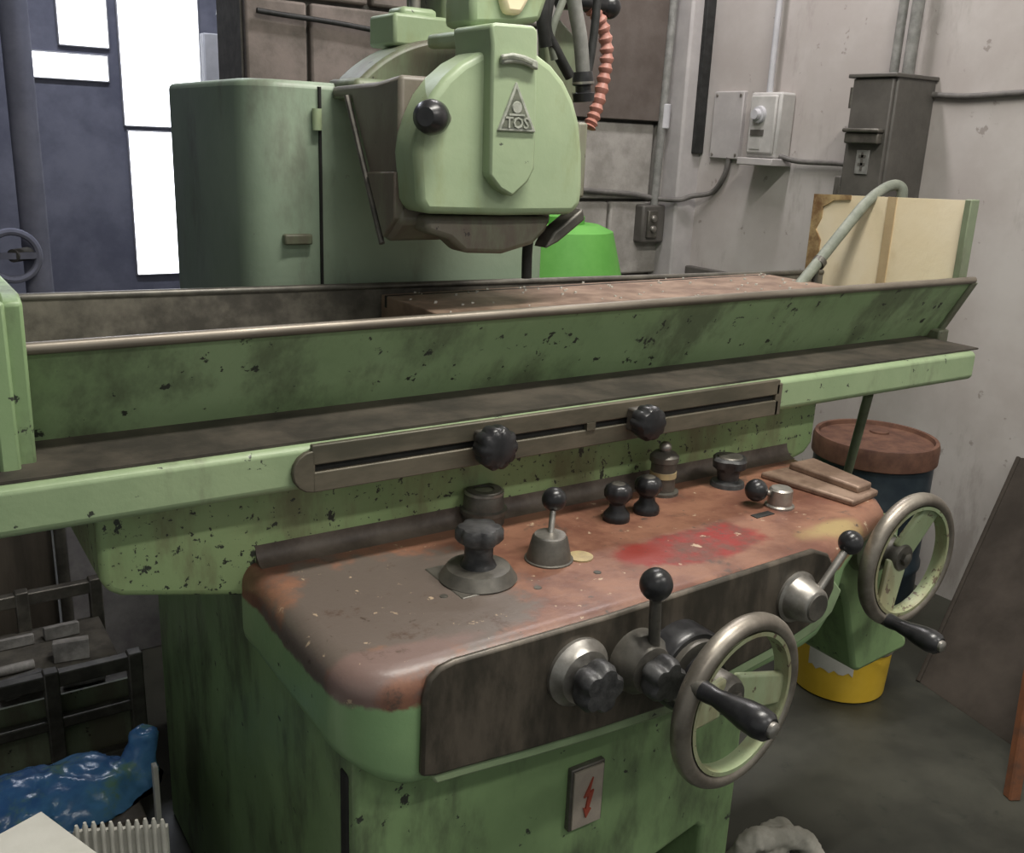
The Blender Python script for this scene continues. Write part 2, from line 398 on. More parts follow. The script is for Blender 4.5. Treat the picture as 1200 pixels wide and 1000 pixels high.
for dy, rr in ((0, .018), (.05, .014)):
    single('conduit', B().cyl((2.69, 1.95+dy, .225), (2.72, 1.96+dy, ZC), rr), 'conduit_grey',
           ('thick' if dy == 0 else 'thinner')+' grey conduit rising from the dark electrical cabinet', 'pipe', group='pipes above the cabinet')
cable([wx(1092, 111, .01), wx(1130, 113, .01), wx(1180, 110, .01), wx(1240, 106, .01), wx(1300, 104, .01)], .009, 'cable', 'wall_cable', 'thin dark cable running along the wall from the cabinet side')
single('conduit', B().cyl((2.70, 2.50, .185), (2.70, 2.50, ZC), .011), 'frame_pale', 'thin pale pipe rising from the switch box', 'pipe')
cable([V((2.70, 2.425, -.02)), V((2.725, 2.36, -.035)), V((2.73, 2.2, -.035)), V((2.72, 2.06, -.04))], .009, 'cable', 'wall_cable', 'short dark cable joining the switch box and cabinet')
a, b_ = atX(XW-.03, 828, -40), atX(XW-.03, 812, 180)
single('wall_bar', B().prism([b_+V((-.015, -.025, 0)), b_+V((.03, -.025, 0)), b_+V((.03, .025, 0)), b_+V((-.015, .025, 0))], V((0, 0, ZC-b_.z))), 'black_rubber', 'dark vertical flat bar fixed on the wall corner', 'bar', bev=.004)
cable([V((XW-.012, 2.70, -.035)), V((XW-.012, 2.715, -.10)), V((XW-.012, 2.77, -.165)), V((2.70, 2.84, -.185)), V((2.645, 2.855, -.20)), V((2.60, YB-.03, -.20)), V((2.48, YB-.015, -.185)), V((2.3, YB-.015, -.175)), V((2.15, YB-.015, -.165))], .010, 'cable', 'wall_cable', 'sagging dark cable between the cover plate and block wall')
r = root('wall_socket', (2.58, YB-.03, -.36), 'dark surface-mounted socket box on the block wall', 'socket')
part('back_box', B().box(2.53, 2.645, YB-.05, YB+.01, -.37, -.225), 'cabinet', r, .008)
part('face_plate', B().box(2.55, 2.60, YB-.062, YB-.048, -.35, -.245), 'dark_steel', r, .004)
for zz in (-.275, -.315): part('push_button', B().lathe((2.575, YB-.062, zz), (0, -1, 0), [(0, .014), (.008, .013), (.012, .008)], 14), 'steel', r)
a, b_ = V((2.60, YB-.03, -.23)), V((2.635, YB-.03, .09))
r = root('socket_pipe', b_, 'grey pipe dropping to the dark socket box', 'pipe')
part('pipe', B().cyl(a, V((2.645, YB-.03, ZC)), .016), 'conduit_grey', r)
part('coupling', B().lathe(V((2.615, YB-.03, .06)), V((.02, 0, 1)), [(0, .022), (.09, .022)], 16), 'frame_pale', r, .003)
cable([atY(YB-.02, 301, 12), atY(YB-.02, 330, 17), atY(YB-.02, 400, 28), atY(YB-.02, 470, 42)], .008, 'black_rubber', 'wall_cable', 'black cable slung across the block wall above the column')
single('wall_board', B().box(2.10, 2.62, YB-.025, YB-.008, .085, 1.2), 'board_brown', 'dark brown board fixed over the block wall above the socket', 'board', bev=.003)

# ------------------------------------------------------------------ SURFACE GRINDER
g = root('surface_grinder', (.7, 1.3, FZ), 'large worn green surface grinder with grinding head, long table and control box', 'machine')
def py(Y, pts): return [atY(Y, *p) for p in pts]
# column
def rounded_rect(x0, x1, y0, y1, rad, n=6):      # rad: (front-left, front-right, back-right, back-left)
    out = []
    for cx, cy, r_, a0 in ((x0, y0, rad[0], PI), (x1, y0, rad[1], 1.5*PI), (x1, y1, rad[2], 0), (x0, y1, rad[3], .5*PI)):
        sx = cx+r_ if cx == x0 else cx-r_; sy = cy+r_ if cy == y0 else cy-r_
        for k in range(n+1):
            a = a0+.5*PI*k/n; out.append((sx+r_*math.cos(a), sy+r_*math.sin(a)))
    return out
col = part('column', B().prism([V((x, y, -1.30)) for x, y in rounded_rect(.545, 1.16, 1.62, 2.1, (.07, .04, .02, .02))], (0, 0, 1.378)), 'green_column', g, .012, 3)
part('column_foot', B().box(.50, 1.20, 1.60, 2.14, FZ, -1.30), 'green_base', g, .01)
part('column_door_seam', B().box(.668, .672, 1.614, 1.63, -.6, .07), 'void', col)
part('column_hinge', B().cyl((.663, 1.612, .0), (.663, 1.612, .035), .008), 'green_head', col)
part('column_latch', B().box(.60, .65, 1.606, 1.622, -.19, -.172), 'green_old', col, .003)
# base
zo = [(.386, -.60), (.386, FZ), (.84, FZ), (.84, -1.025), (.865, -1.005), (.945, -.985), (.957, -.995), (.957, FZ), (1.022, FZ), (1.022, -.60)]
base = part('base', B().prism([V((x, .86, z)) for x, z in zo], (0, .90, 0)), 'green_base', g, .014, 3)
part('base_groove_shade', B().box(.383, .392, .875, .897, FZ, -.70), 'void', base, .005)  # dark strip standing in for the shade of the corner groove
part('base_recess', B().box(.845, .955, .98, 1.0, FZ, -.99), 'void', base)
sp = part('warning_plate', B().box(.690, .746, .851, .861, -.886, -.790), 'dark_steel', g, .002)
part('plate_face', B().box(.694, .742, .8485, .852, -.882, -.794), 'plate_white', sp)
cx, cz = .718, -.838
part('lightning_bolt', B().prism([V((cx+a_, .846, cz+b2)) for a_, b2 in ((.006, .030), (-.008, .002), (-.001, .004), (-.004, -.016), (-.008, -.014), (-.003, -.031), (.005, -.018), (.001, -.017), (.008, .010), (.001, .008))], (0, .004, 0)), 'sign_red', sp)
# bed
bo = [(.192, -.44), (.192, -.54), (.198, -.556), (.214, -.566), (.37, -.602), (.41, -.63), (1.2, -.63), (1.47, -.56), (1.49, -.54), (1.49, -.44)]
part('bed', B().prism([V((x, 1.17, z)) for x, z in bo], (0, .5, 0)), 'green_bed', g, .010, 3)
part('bed_way', B().box(.25, 1.45, 1.19, 1.5, -.445, -.42), 'dark_steel', g, .004)
# control box: footprint swept in height, bowed underside
def zb(x):
    T = [(.36, -.668), (.40, -.690), (.45, -.708), (.60, -.722), (.75, -.738), (.83, -.742), (.96, -.725), (1.07, -.712), (1.12, -.702), (1.16, -.682), (1.19, -.65), (1.21, -.61), (1.5, -.60)]
    for (a, za), (c, zc) in zip(T, T[1:]):
        if x <= c: return za+(zc-za)*(x-a)/(c-a)
    return -.60
ft = []
for k in range(9): a = PI+.5*PI*k/8; ft.append((.437+.072*math.cos(a), .892+.072*math.sin(a)))
for x in (.52, .6, .68, .75, .82, .9, .98, 1.04, 1.085): ft.append((x, .82))
for x, y in ((1.12, .824), (1.15, .832), (1.175, .842), (1.20, .853), (1.26, .873), (1.33, .896), (1.37, .912), (1.395, .94), (1.41, 1.0), (1.425, 1.08), (1.43, 1.17)): ft.append((x, y))
for x in (1.3, 1.15, 1.0, .85, .7, .55): ft.append((x, 1.172))
ft.append((.365, 1.172)); ft.append((.365, 1.08)); ft.append((.365, .98))
def inset(pts, d):
    n = len(pts); out = []
    for i in range(n):
        a, b, c = V((*pts[i-1], 0)), V((*pts[i], 0)), V((*pts[(i+1) % n], 0))
        t = ((b-a).normalized()+(c-b).normalized()).normalized(); nn = V((-t.y, t.x, 0)); q = b+nn*d
        q.y = min(q.y, 1.172) if b.y < 1.17 else 1.172
        out.append((q.x, q.y))
    return out
b = B(); rings = []; R_ = .030
lv = [(0, .012), (.012, 0), (.5, 0)] ; 
for kind, dz, ins in [('b', 0, .014), ('b', .010, .003), ('b', .022, 0), ('m', .4, 0), ('m', .8, 0)] + [('t', R_*(1-math.sin(a*PI/2/6)), R_*(1-math.cos(a*PI/2/6))) for a in range(7)]:
    ring = []
    for (x, y), (x0, y0) in zip(inset(ft, ins), ft):
        lo, hi = zb(x0), -.555-R_
        z = lo+dz if kind == 'b' else (lo+.022+(hi-lo-.022)*dz if kind == 'm' else -.555-dz)
        ring.append(b.bm.verts.new((x, y, z)))
    rings.append(ring)
n = len(ft)
for p, q in zip(rings, rings[1:]):
    for i in range(n): b.bm.faces.new((p[i], p[(i+1) % n], q[(i+1) % n], q[i]))
b.bm.faces.new(rings[-1]); bot = b.bm.faces.new(rings[0][::-1]); bmesh.ops.triangulate(b.bm, faces=[bot])
part('control_box', b, 'control_top', g, angle=50)
# fillet between the bed and the control box top
fl = [(1.172, -.557)]+[(1.146+.024*math.cos(a), -.531-.024*math.sin(a)) for a in [PI/2*k/6 for k in range(7)]][::-1]+[(1.172, -.531)]
part('bed_fillet', B().prism([V((.385, y, z)) for y, z in fl], (1.03, 0, 0)), 'grime', g)
part('cover_strip', B().prism([V(p) for p in ((1.27, 1.10, -.556), (1.40, 1.10, -.556), (1.385, .94, -.556), (1.30, .925, -.556))], (0, 0, .012)), 'rust_plate', g, .004)
part('cover_strip', B().prism([V(p) for p in ((1.33, 1.09, -.546), (1.395, 1.09, -.546), (1.378, .95, -.546), (1.335, .945, -.546))], (0, 0, .014)), 'rust_plate', g, .004)
# front panel
PP = [(494, 912), (497, 820), (503, 798), (516, 784), (534, 775), (620, 750), (720, 721), (840, 682), (955, 645), (972, 650), (980, 668), (978, 690), (968, 713), (950, 733), (925, 750), (870, 780), (784, 828), (700, 856), (620, 880), (540, 902), (510, 911)]
def grow(pts, d):
    n = len(pts); out = []
    for i in range(n):
        a, b2, c2 = V((*pts[i-1], 0)), V((*pts[i], 0)), V((*pts[(i+1) % n], 0)); t = ((b2-a).normalized()+(c2-b2).normalized()).normalized()
        q = b2+V((-t.y, t.x, 0))*d; out.append((q.x, q.y))
    return out
PI_ = grow(PP, 10)
PR = [PI_[i] if i <= 10 else q if (q[0] > 560 and q[1] > 640 and i > 8) or i in (19, 20) else p for i, (p, q) in enumerate(zip(PP, grow(PP, -9)))]
part('panel_rim', B().prism(py(.818, PR), (0, .03, 0)), 'green', g, .003)
panel = part('control_panel', B().prism(py(.812, PP), (0, .010, 0)), 'panel_steel', g, .004)

# wheels -------------------------------------------------------------
def handwheel(c, R, spoke_a, handle_a, y_box, hub_r, label, yaw=0.0):
    c = V(c); d = V((math.sin(yaw), -math.cos(yaw), 0)); ex = V((math.cos(yaw), math.sin(yaw), 0)); ez = V((0, 0, 1))
    hw = part('handwheel', B().torus(c, d, R-.0115, .0115, .013, 64, 16), 'rim_steel', g, label=label)
    b = B(); b.lathe(c-d*.011, d, [(0, R-.020), (0, R-.0255), (.022, R-.0255), (.022, R-.020)], 56, cap=False); part('inner_band', b, 'wheel_paint', hw)
    e = ex*math.cos(spoke_a)+ez*math.sin(spoke_a); f = ez*math.cos(spoke_a)-ex*math.sin(spoke_a)
    for s in (-1, 1):
        b = B(); a0 = c+e*(s*.012)-d*.022; a1 = c+e*(s*(R-.020))-d*.006
        b.prism([a0-f*.026, a0+f*.026, a1+f*.021, a1-f*.021], d*.012); part('spoke', b, 'wheel_paint', hw, .004)
    part('hub', B().lathe(c-d*.045, d, [(0, hub_r), (.030, hub_r), (.036, hub_r*.9), (.040, hub_r*.8)], 28), 'dark_steel', hw)
    part('hub_nut', B().lathe(c-d*.006, d, [(0, .011), (.007, .011), (.009, .008)], 6), 'dark_steel', hw)
    part('shaft', B().cyl(c-d*.04, V((c.x, y_box, c.z)), .016), 'steel', hw)
    h = c+(ex*math.cos(handle_a)+ez*math.sin(handle_a))*(R-.012)
    part('grip', B().lathe(h+d*.014, d, [(0, .012), (.010, .0115), (.018, .0105), (.036, .013), (.060, .0175), (.076, .0185), (.088, .0165), (.093, .012)], 24), 'black_plastic', hw)
    part('grip_pin', B().lathe(h+d*.105, d, [(0, .0095), (.006, .009), (.008, .006)], 16), 'steel', hw)
    part('grip_collar', B().lathe(h-d*.004, d, [(0, .0115), (.020, .0115)], 16), 'dark_steel', hw)
    return hw
handwheel((.815, .70, -.640), .113, math.radians(-8), math.radians(149), .80, .026, 'cross-feed handwheel with black grip, beside the lightning sign', math.radians(6))
handwheel((1.352, .847, -.628), .114, math.radians(62), math.radians(244), .93, .026, 'handwheel with black grip beside the yellow bucket')
part('wheel_boss', B().lathe((.815, .815, -.640), (0, -1, 0), [(0, .056), (.035, .056), (.04, .052), (.04, .03), (.07, .028)], 36), 'black_plastic', g)
part('scale_ring', B().lathe((.815, .778, -.640), (0, -1, 0), [(0, .046), (.012, .046)], 36), 'dark_steel', g)
# feed housing for the second wheel
ho = [(1.20, -.60), (1.20, -.66), (1.30, -.70), (1.324, -.744), (1.371, -.876), (1.385, -.884), (1.52, -.872), (1.52, -.855), (1.47, -.80), (1.44, -.70), (1.44, -.60)]
part('feed_housing', B().prism([V((x, .925, z)) for x, z in ho], (0, .16, 0)), 'green_base', g, .008)
part('feed_boss', B().lathe((1.352, .935, -.628), (0, -1, 0), [(0, .05), (.03, .05), (.04, .04), (.05, .03)], 32), 'green_old', g)

# front panel controls -------------------------------------------------
def lobed(b, o, d, r, h, lobes=6, amp=.2, seg=48):
    return b.lathe(o, d, [(0, r*.55), (h*.12, r*.6), (h*.3, r*.92), (h*.45, r), (h*.85, r), (h, r*.86), (h*1.02, r*.4)], seg, lobes, amp, lz=(2, 5))
def ball_lever(b0, tip, rr, ball_r, parent, rodmat='steel'):
    part('lever_rod', B().cyl(b0, tip, rr), rodmat, parent)
    part('lever_ball', B().ball(tip, ball_r, seg=24), 'black_plastic', parent)
yD = V((0, -1, 0))
k = part('dial_knob', B().lathe((.655, .812, -.611), yD, [(0, .044), (.005, .044), (.010, .038), (.018, .034), (.020, .026)], 36), 'steel', g)
part('knob_grip', lobed(B(), V((.655, .797, -.611)), yD, .032, .040, 5, .22), 'worn_plastic', k)
k = part('selector_boss', B().lathe((.746, .812, -.620), yD, [(0, .042), (.018, .040), (.026, .033), (.034, .030), (.036, .022)], 36), 'dark_steel', g)
part('knob_grip', lobed(B(), V((.746, .782, -.620)), yD, .029, .038, 5, .25), 'worn_plastic', k)
tip = atY(.785, 769, 685)
ball_lever(V((.755, .788, -.60)), tip, .0075, .0205, k, 'dark_steel')
lb = atY(.812, 932, 699)
k = part('lever_boss', B().lathe(lb, yD, [(0, .038), (.004, .038), (.006, .033), (.036, .025), (.039, .021)], 36), 'steel', g)
part('boss_cap', B().lathe(lb+yD*.039, yD, [(0, .021), (.002, .019)], 28), 'dark_steel', k)
ball_lever(lb+V((.008, -.025, .008)), atY(.785, 997, 636), .0055, .0175, k)

# control top --------------------------------------------------------
zt = -.556; zU = V((0, 0, 1))
def top(px, py_): return atZ(zt, px, py_)
p = top(560, 678)
k = part('round_flange', B().lathe(p, zU, [(0, .050), (.003, .052), (.006, .050), (.018, .042), (.020, .034)], 44), 'dark_steel', g)
part('knob_grip', B().lathe(p+zU*.020, zU, [(0, .024), (.004, .022), (.008, .019), (.028, .019), (.033, .028), (.038, .032), (.049, .032), (.054, .028), (.056, .014)], 48, 6, .16, lz=(4, 7)), 'worn_plastic', k)
part('pointer_plate', B().box(p.x-.05, p.x+.02, p.y-.045, p.y+.055, zt-.002, zt+.0025), 'dark_steel', g, .002)
p = top(566, 612)
k = part('filler_cap', B().lathe(p, zU, [(0, .032), (.016, .032), (.018, .036), (.024, .036), (.026, .031), (.050, .029), (.054, .026), (.054, .015), (.044, .014)], 36), 'dark_steel', g)
part('cap_ring', B().lathe(p+zU*.048, zU, [(0, .0305), (.004, .0300)], 36), 'steel', k)
p = top(643, 656)
k = part('lever_cone', B().lathe(p, zU, [(0, .034), (.003, .034), (.004, .0315), (.034, .0245), (.037, .022)], 36), 'dark_steel', g)
part('cone_top', B().lathe(p+zU*.0365, zU, [(0, .0225), (.002, .0215)], 36), 'steel', k)
tip = p+V((.020, .022, .078)); ball_lever(p+zU*.035+V((.004, .004, 0)), tip, .0045, .0175, k)
p2 = top(680, 654)
part('oval_tag', B().lathe(p2, zU, [(0, .018), (.003, .018)], 24), 'brass', g)
for px, pyy in ((722, 610), (757, 601)):
    p = top(px, pyy)
    k = part('stop_knob', B().lathe(p, zU, [(0, .020), (.006, .021), (.012, .020), (.020, .013), (.028, .012), (.034, .017), (.040, .0215), (.048, .022), (.056, .019), (.060, .012)], 32, 8, .10, lz=(6, 8)), 'black_plastic', g)
    part('knob_cap', B().lathe(p+zU*.0585, zU, [(0, .013), (.003, .008)], 20), 'dark_steel', k)
p = top(775, 578)
k = part('oil_cup', B().lathe(p, zU, [(0, .028), (.006, .028), (.007, .021), (.055, .021), (.057, .024), (.066, .024), (.072, .018), (.074, .010)], 28), 'dark_steel', g)
part('oil_cup_ball', B().ball(p+zU*.080, .0105), 'steel', k)
part('oil_cup_band', B().lathe(p+zU*.030, zU, [(0, .0222), (.010, .0222)], 28), 'brass', k)
p = top(852, 569)
k = part('square_knob', B().lathe(p, zU, [(0, .030), (.008, .028), (.012, .018), (.028, .020), (.036, .031), (.048, .032), (.052, .028)], 32, 4, .14, lz=(4, 6)), 'worn_plastic', g)
part('knob_cap', B().lathe(p+zU*.052, zU, [(0, .022), (.002, .020)], 24), 'dark_steel', k)
p = top(913, 594)
k = part('lever_socket', B().lathe(p, zU, [(0, .024), (.004, .024), (.006, .020), (.030, .019), (.033, .016)], 28), 'steel', g)
tip = p+V((-.036, .020, .028)); ball_lever(p+V((0, 0, .02)), tip, .005, .0185, k)
part('lever_slot', B().box(p.x-.075, p.x-.035, p.y-.022, p.y-.008, zt-.002, zt+.0022), 'void', g)
for px, pyy in ((630, 690), (700, 672), (520, 700)):
    p = top(px, pyy); part('cover_screw', B().lathe(p, zU, [(0, .006), (.002, .005)], 12), 'dark_steel', g)

# ------------------------------------------------------------------ table: apron, slot plate, dogs
YA = 1.10
ap = [(YA+.006, -.437), (YA, -.430), (YA, -.385), (YA+.008, -.379), (1.29, -.378), (1.42, -.378), (1.42, -.437)]
b = B().prism([V((-.06, y, z)) for y, z in ap], (1.935, 0, 0)); part('table_apron', b, 'green', g, .003)
part('ledge', B().box(-.05, 1.90, 1.112, 1.50, -.3785, -.375), 'ledge_dirt', g)
part('apron_end', B().prism([V((1.875, 1.105, -.437)), V((1.895, 1.115, -.425)), V((1.895, 1.115, -.388)), V((1.875, 1.105, -.379))], (0, .25, 0)), 'green', g, .004)
def bullnose(x0, x1, z0, z1, ycut, n=8):
    r_ = (z1-z0)/2; zc = (z0+z1)/2
    return [V((x0+r_-r_*math.cos(a), ycut, zc-r_*math.sin(a))) for a in [-PI/2+PI*k/n for k in range(n+1)]]+[V((x1, ycut, z0)), V((x1, ycut, z1))]
slotz = lambda x: 0
sl = part('slot_plate', B().box(.436, 1.285, 1.092, 1.101, -.4030, -.3765).box(.436, 1.285, 1.092, 1.101, -.4395, -.4125).prism(bullnose(.410, .440, -.4395, -.3835, 1.092), (0, .009, 0)).box(1.277, 1.292, 1.092, 1.101, -.4395, -.3835), 'slot_steel', g, .002)
part('slot_groove', B().box(.43, 1.28, 1.0985, 1.0998, -.4130, -.4025), 'void', sl)
part('slot_bridge', B().box(.868, .884, 1.0905, 1.10, -.4135, -.402), 'slot_steel', sl)
for (px, pyy), rr in (((582, 525), .0315), ((761, 496), .0275)):
    c = atY(1.058, px, pyy)
    k = part('trip_dog', B().box(c.x-.016, c.x+.020, 1.070, 1.094, c.z-.018, c.z+.018).cyl((c.x, 1.10, c.z), (c.x, 1.06, c.z), .010), 'dark_steel', g, .003)
    part('dog_knob', B().lathe((c.x, 1.076, c.z), yD, [(0, rr*.7), (.003, rr*.95), (.010, rr), (.024, rr), (.030, rr*.86), (.033, rr*.5)], 40, 10, .10, lz=(1, 4)), 'black_plastic', k)
# tray
XL, XR = .135, 1.955
t_ = [(1.250, -.377), (1.180, -.250), (1.186, -.247), (1.256, -.377)]
part('tray_front', B().prism([V((XL, y, z)) for y, z in t_], (XR-XL, 0, 0)), 'green_tray', g)
b = B(); b.tube([(XL-.005, 1.1815, -.247), (1.0, 1.1815, -.247), (XR, 1.1815, -.247)], .0075, 10, 2); part('tray_lip', b, 'lip_metal', g)
part('tray_floor', B().box(XL, XR, 1.25, 1.56, -.374, -.366), 'tray_inside', g)
part('tray_back', B().prism([V((XL, 1.552, -.37)), V((XL, 1.560, -.37)), V((XL, 1.560, -.25)), V((XL, 1.552, -.25))], (XR-XL, 0, -.03)), 'tray_inside', g, .002)
b = B(); b.tube([(XL, 1.556, -.249), (1.0, 1.556, -.263), (XR, 1.556, -.279)], .0065, 10, 2); part('tray_lip', b, 'dark_steel', g)
lo = [(1.165, -.385), (1.150, -.19), (1.17, -.182), (1.60, -.185), (1.60, -.385)]
part('tray_end', B().prism([V((XL-.022, y, z)) for y, z in lo], (.022, 0, 0)), 'green_tray', g, .004)
part('tray_end_flange', B().box(XL-.04, XL-.018, 1.146, 1.172, -.385, -.188), 'green_tray', g, .004)
# right end: triangle and angle strip
part('tray_end', B().prism([V((XR-.004, 1.180, -.250)), V((XR-.004, 1.250, -.384)), V((XR-.004, 1.56, -.384)), V((XR-.004, 1.56, -.25))], (.008, 0, 0)), 'green_tray', g, .002)
part('tray_end_flange', B().prism([V((XR-.01, 1.176, -.252)), V((XR-.01, 1.246, -.386)), V((XR-.01, 1.262, -.384)), V((XR-.01, 1.194, -.252))], (.022, 0, 0)), 'green_old', g, .003)
part('end_bracket', B().box(XR-.03, XR+.005, 1.22, 1.27, -.40, -.36), 'green_old', g, .004)
# cream splash guard
sg = part('splash_guard', B().prism([V((1.93, 1.60, -.098)), V((1.93, 1.205, -.084)), V((1.93, 1.205, -.245)), V((1.93, 1.266, -.362)), V((1.93, 1.60, -.362))], (.008, 0, 0)), 'cream', g, label='cream painted splash guard with rusty edge')
part('tan_band', B().box(1.927, 1.931, 1.378, 1.400, -.36, -.090), 'guard_tan', sg)  # thin tan band running down the guard below the hose end
part('guard_edge', B().box(1.915, 1.945, 1.192, 1.207, -.25, -.082), 'green_old', sg, .002)
b = B()
rg = random.Random(3); zz = -.37
edge = [V((1.926, 1.602, -.36))]
pts = [V((1.9255, 1.606, -.36))]+[V((1.9255, 1.585+rg.uniform(-.014, .008), -.36+.026*i)) for i in range(10)]+[V((1.9255, 1.545, -.108)), V((1.9255, 1.50, -.104)), V((1.9255, 1.50, -.0935)), V((1.9255, 1.606, -.0975))]
part('rust_edge', B().prism(pts, (.004, 0, 0)), 'guard_rust', sg)
# table plate with slots
tb = part('work_table', B().box(.745, 1.70, 1.318, 1.535, -.33, -.270), 'rust_plate', g, .002)
part('table_slot', B().box(.7445, 1.7005, 1.512, 1.520, -.29, -.2696), 'void', tb)
part('table_support', B().box(.80, 1.65, 1.36, 1.50, -.37, -.33), 'dark_steel', tb)
b = B(); rg = random.Random(5)
for i in range(70):
    x, y = rg.uniform(.76, 1.69), rg.uniform(1.325, 1.53); q = rg.uniform(.0015, .0035)
    b.prism([V((x, y, -.270)), V((x+q*2, y+q*.5, -.270)), V((x+q, y+q*2, -.270))], (q*.3, 0, q))
sw = part('swarf', b, 'ribs', g); sw['kind'] = 'stuff'
b = B()
for i in range(120):
    x, y = rg.uniform(.16, .55), 1.55-abs(rg.gauss(0, .035)); q = rg.uniform(.004, .012)
    if y < 1.30: continue
    b.ball((x, y, -.364), q, rg.uniform(.7, 1.4), rg.uniform(.7, 1.4), .7, 6)
sw = part('grinding_sludge', b, 'scrap', g); sw['kind'] = 'stuff'
# coolant hose over the guard
hp = [atY(1.40, 928, 345), atY(1.42, 958, 308), atY(1.43, 990, 268), atY(1.44, 1015, 238), atY(1.445, 1035, 222), atY(1.44, 1049, 217), atY(1.43, 1057, 222), atY(1.428, 1056, 236)]
part('coolant_hose', B().tube(hp, .0125, 14, 5), 'hose_grey', g)
part('hose_clip', B().lathe(hp[1]-V((0, 0, .004)), hp[2]-hp[1], [(0, .0155), (.014, .0155)], 18), 'dark_steel', g)
part('hose_post', B().cyl(hp[1]+V((-.005, 0, -.10)), hp[1]+V((0, 0, .01)), .007), 'dark_steel', g)
part('support_rod', B().cyl(atY(1.22, 1018, 462), atY(1.32, 990, 566), .010), 'green_old', g)

# ------------------------------------------------------------------ grinding head
YG = 1.30
go = [(499, 251), (491, 236), (489, 205), (487, 180), (490, 158), (497, 134), (508, 110), (523, 90), (542, 73), (562, 62), (585, 56), (610, 55), (630, 62), (648, 76), (663, 95), (674, 118), (681, 145), (684, 180), (684, 220), (682, 240), (672, 252), (590, 253)]
wg = part('wheel_guard', B().prism(py(YG, go), (0, .075, 0)), 'green_head', g, .014, 3)
so = [(577, 52), (575, 30), (580, 26), (626, 30), (631, 36), (629, 150), (627, 198), (619, 214), (601, 231), (586, 222), (574, 206)]
st = part('guard_spine', B().prism([p+V((0, 0, 0)) for p in py(YG-.022, so)], (0, .11, 0)), 'green_head', g, .006)
so2 = [atY(YG-.0, *p) for p in ((575, 30), (628, 32), (628, 50), (575, 50))]
part('spine_top', B().prism(so2, (0, .20, 0)), 'green_head', g, .008)
YE = YG-.0225
def tri(d, y): 
    c = atY(y, 606, 135); P = [atY(y, 606, 96), atY(y, 584, 153), atY(y, 628, 155)]
    return [c+(p-c)*d for p in P]
em = part('maker_emblem', B().prism(tri(1, YE-.004), (0, .006, 0)), 'emblem_metal', g, .001)
part('emblem_field', B().prism(tri(.80, YE-.0048), (0, .002, 0)), 'emblem_dark', em)
def text(body, loc, size, parent, mat, name):
    cu = bpy.data.curves.new(name, 'FONT'); cu.body = body; cu.size = size; cu.extrude = .0008; cu.align_x = 'CENTER'; cu.resolution_u = 2; cu.offset = .0004
    o = bpy.data.objects.new(name, cu); C.objects.link(o); o.rotation_euler = (PI/2, 0, 0)
    dg = bpy.context.evaluated_depsgraph_get(); dg.update(); me = bpy.data.meshes.new_from_object(o.evaluated_get(dg))
    me.transform(Matrix.Translation(V(loc)-ORG[parent]) @ Matrix.Rotation(PI/2, 4, 'X')); bpy.data.objects.remove(o)
    q = bpy.data.objects.new(name, me); C.objects.link(q); me.materials.append(MATS[mat]); q.parent = parent; ORG[q] = ORG[parent]
e0 = atY(YE-.0052, 606, 151)
text('TOS', e0+V((0, 0, .001)), .0225, em, 'emblem_metal', 'emblem_letters')
e1 = atY(YE-.0052, 606, 126)
part('emblem_wheel', B().lathe(e1, yD, [(0, .009), (.0015, .008)], 18).box(e1.x-.014, e1.x+.014, e1.y-.001, e1.y+.001, e1.z-.012, e1.z-.009), 'emblem_metal', em)
arc = [atY(YE, x, y) for x, y in ((585, 64), (598, 62), (612, 65), (627, 72), (627, 83), (612, 76), (598, 74), (585, 76))]
hd = part('arc_handle', B().prism(arc, (0, -.010, 0)), 'emblem_metal', g, .003)
arc2 = [atY(YE-.0102, x, y) for x, y in ((588, 67), (599, 65.5), (612, 68), (624, 74), (624, 76), (612, 71), (599, 68.5), (588, 70))]
part('arc_slot', B().prism(arc2, (0, -.001, 0)), 'emblem_dark', hd)
# spindle housing: side profile swept across
sp_ = [(1.365, .085), (1.365, -.112), (1.36, -.130), (1.40, -.163), (1.415, -.163), (1.474, -.059), (1.54, .052), (1.62, .055), (1.62, .072), (1.45, .076)]
hs = part('spindle_housing', B().prism([V((.692, y, z)) for y, z in sp_], (.285, 0, 0)), 'brown_head', g, .012)
part('housing_step', B().prism([V((.684, y, z)) for y, z in ((1.365, -.055), (1.365, -.125), (1.405, -.158), (1.465, -.06))], (.02, 0, 0)), 'brown_head', hs, .003)
part('housing_edge', B().tube([V((.688, 1.545, .055)), V((.688, 1.48, -.057)), V((.688, 1.415, -.168))], .005, 8, 2), 'dark_steel', hs)
# grinding wheel hood lower part and wheel
wh = [(500, 253), (500, 272), (528, 281), (545, 297), (590, 298), (625, 287), (640, 272), (648, 254)]
part('lower_hood', B().prism(py(YG+.03, wh), (0, .05, 0)), 'brown_head', g, .008)
part('hood_lip', B().prism(py(YG+.02, [(640, 292), (650, 272), (684, 244), (686, 258), (655, 284)]), (0, .04, 0)), 'dark_steel', g, .004)
part('coolant_nozzle', B().tube([atY(1.40, 622, 268), atY(1.40, 618, 292), atY(1.40, 617, 326)], .009, 12, 4), 'black_rubber', g)
part('guard_rib', B().box(1.0, 1.02, 1.33, 1.42, -.09, .03), 'brown_head', g, .004)
# clamp knob on the side
k0 = atX(.688, 498, 137)
part('clamp_stud', B().cyl((.735, k0.y+.03, k0.z), (.705, k0.y+.0, k0.z), .012), 'steel', g)
part('clamp_knob', B().lathe((.712, k0.y+.012, k0.z), (-.75, -.65, 0), [(0, .019), (.006, .024), (.020, .025), (.034, .022), (.042, .013)], 28), 'black_plastic', g)
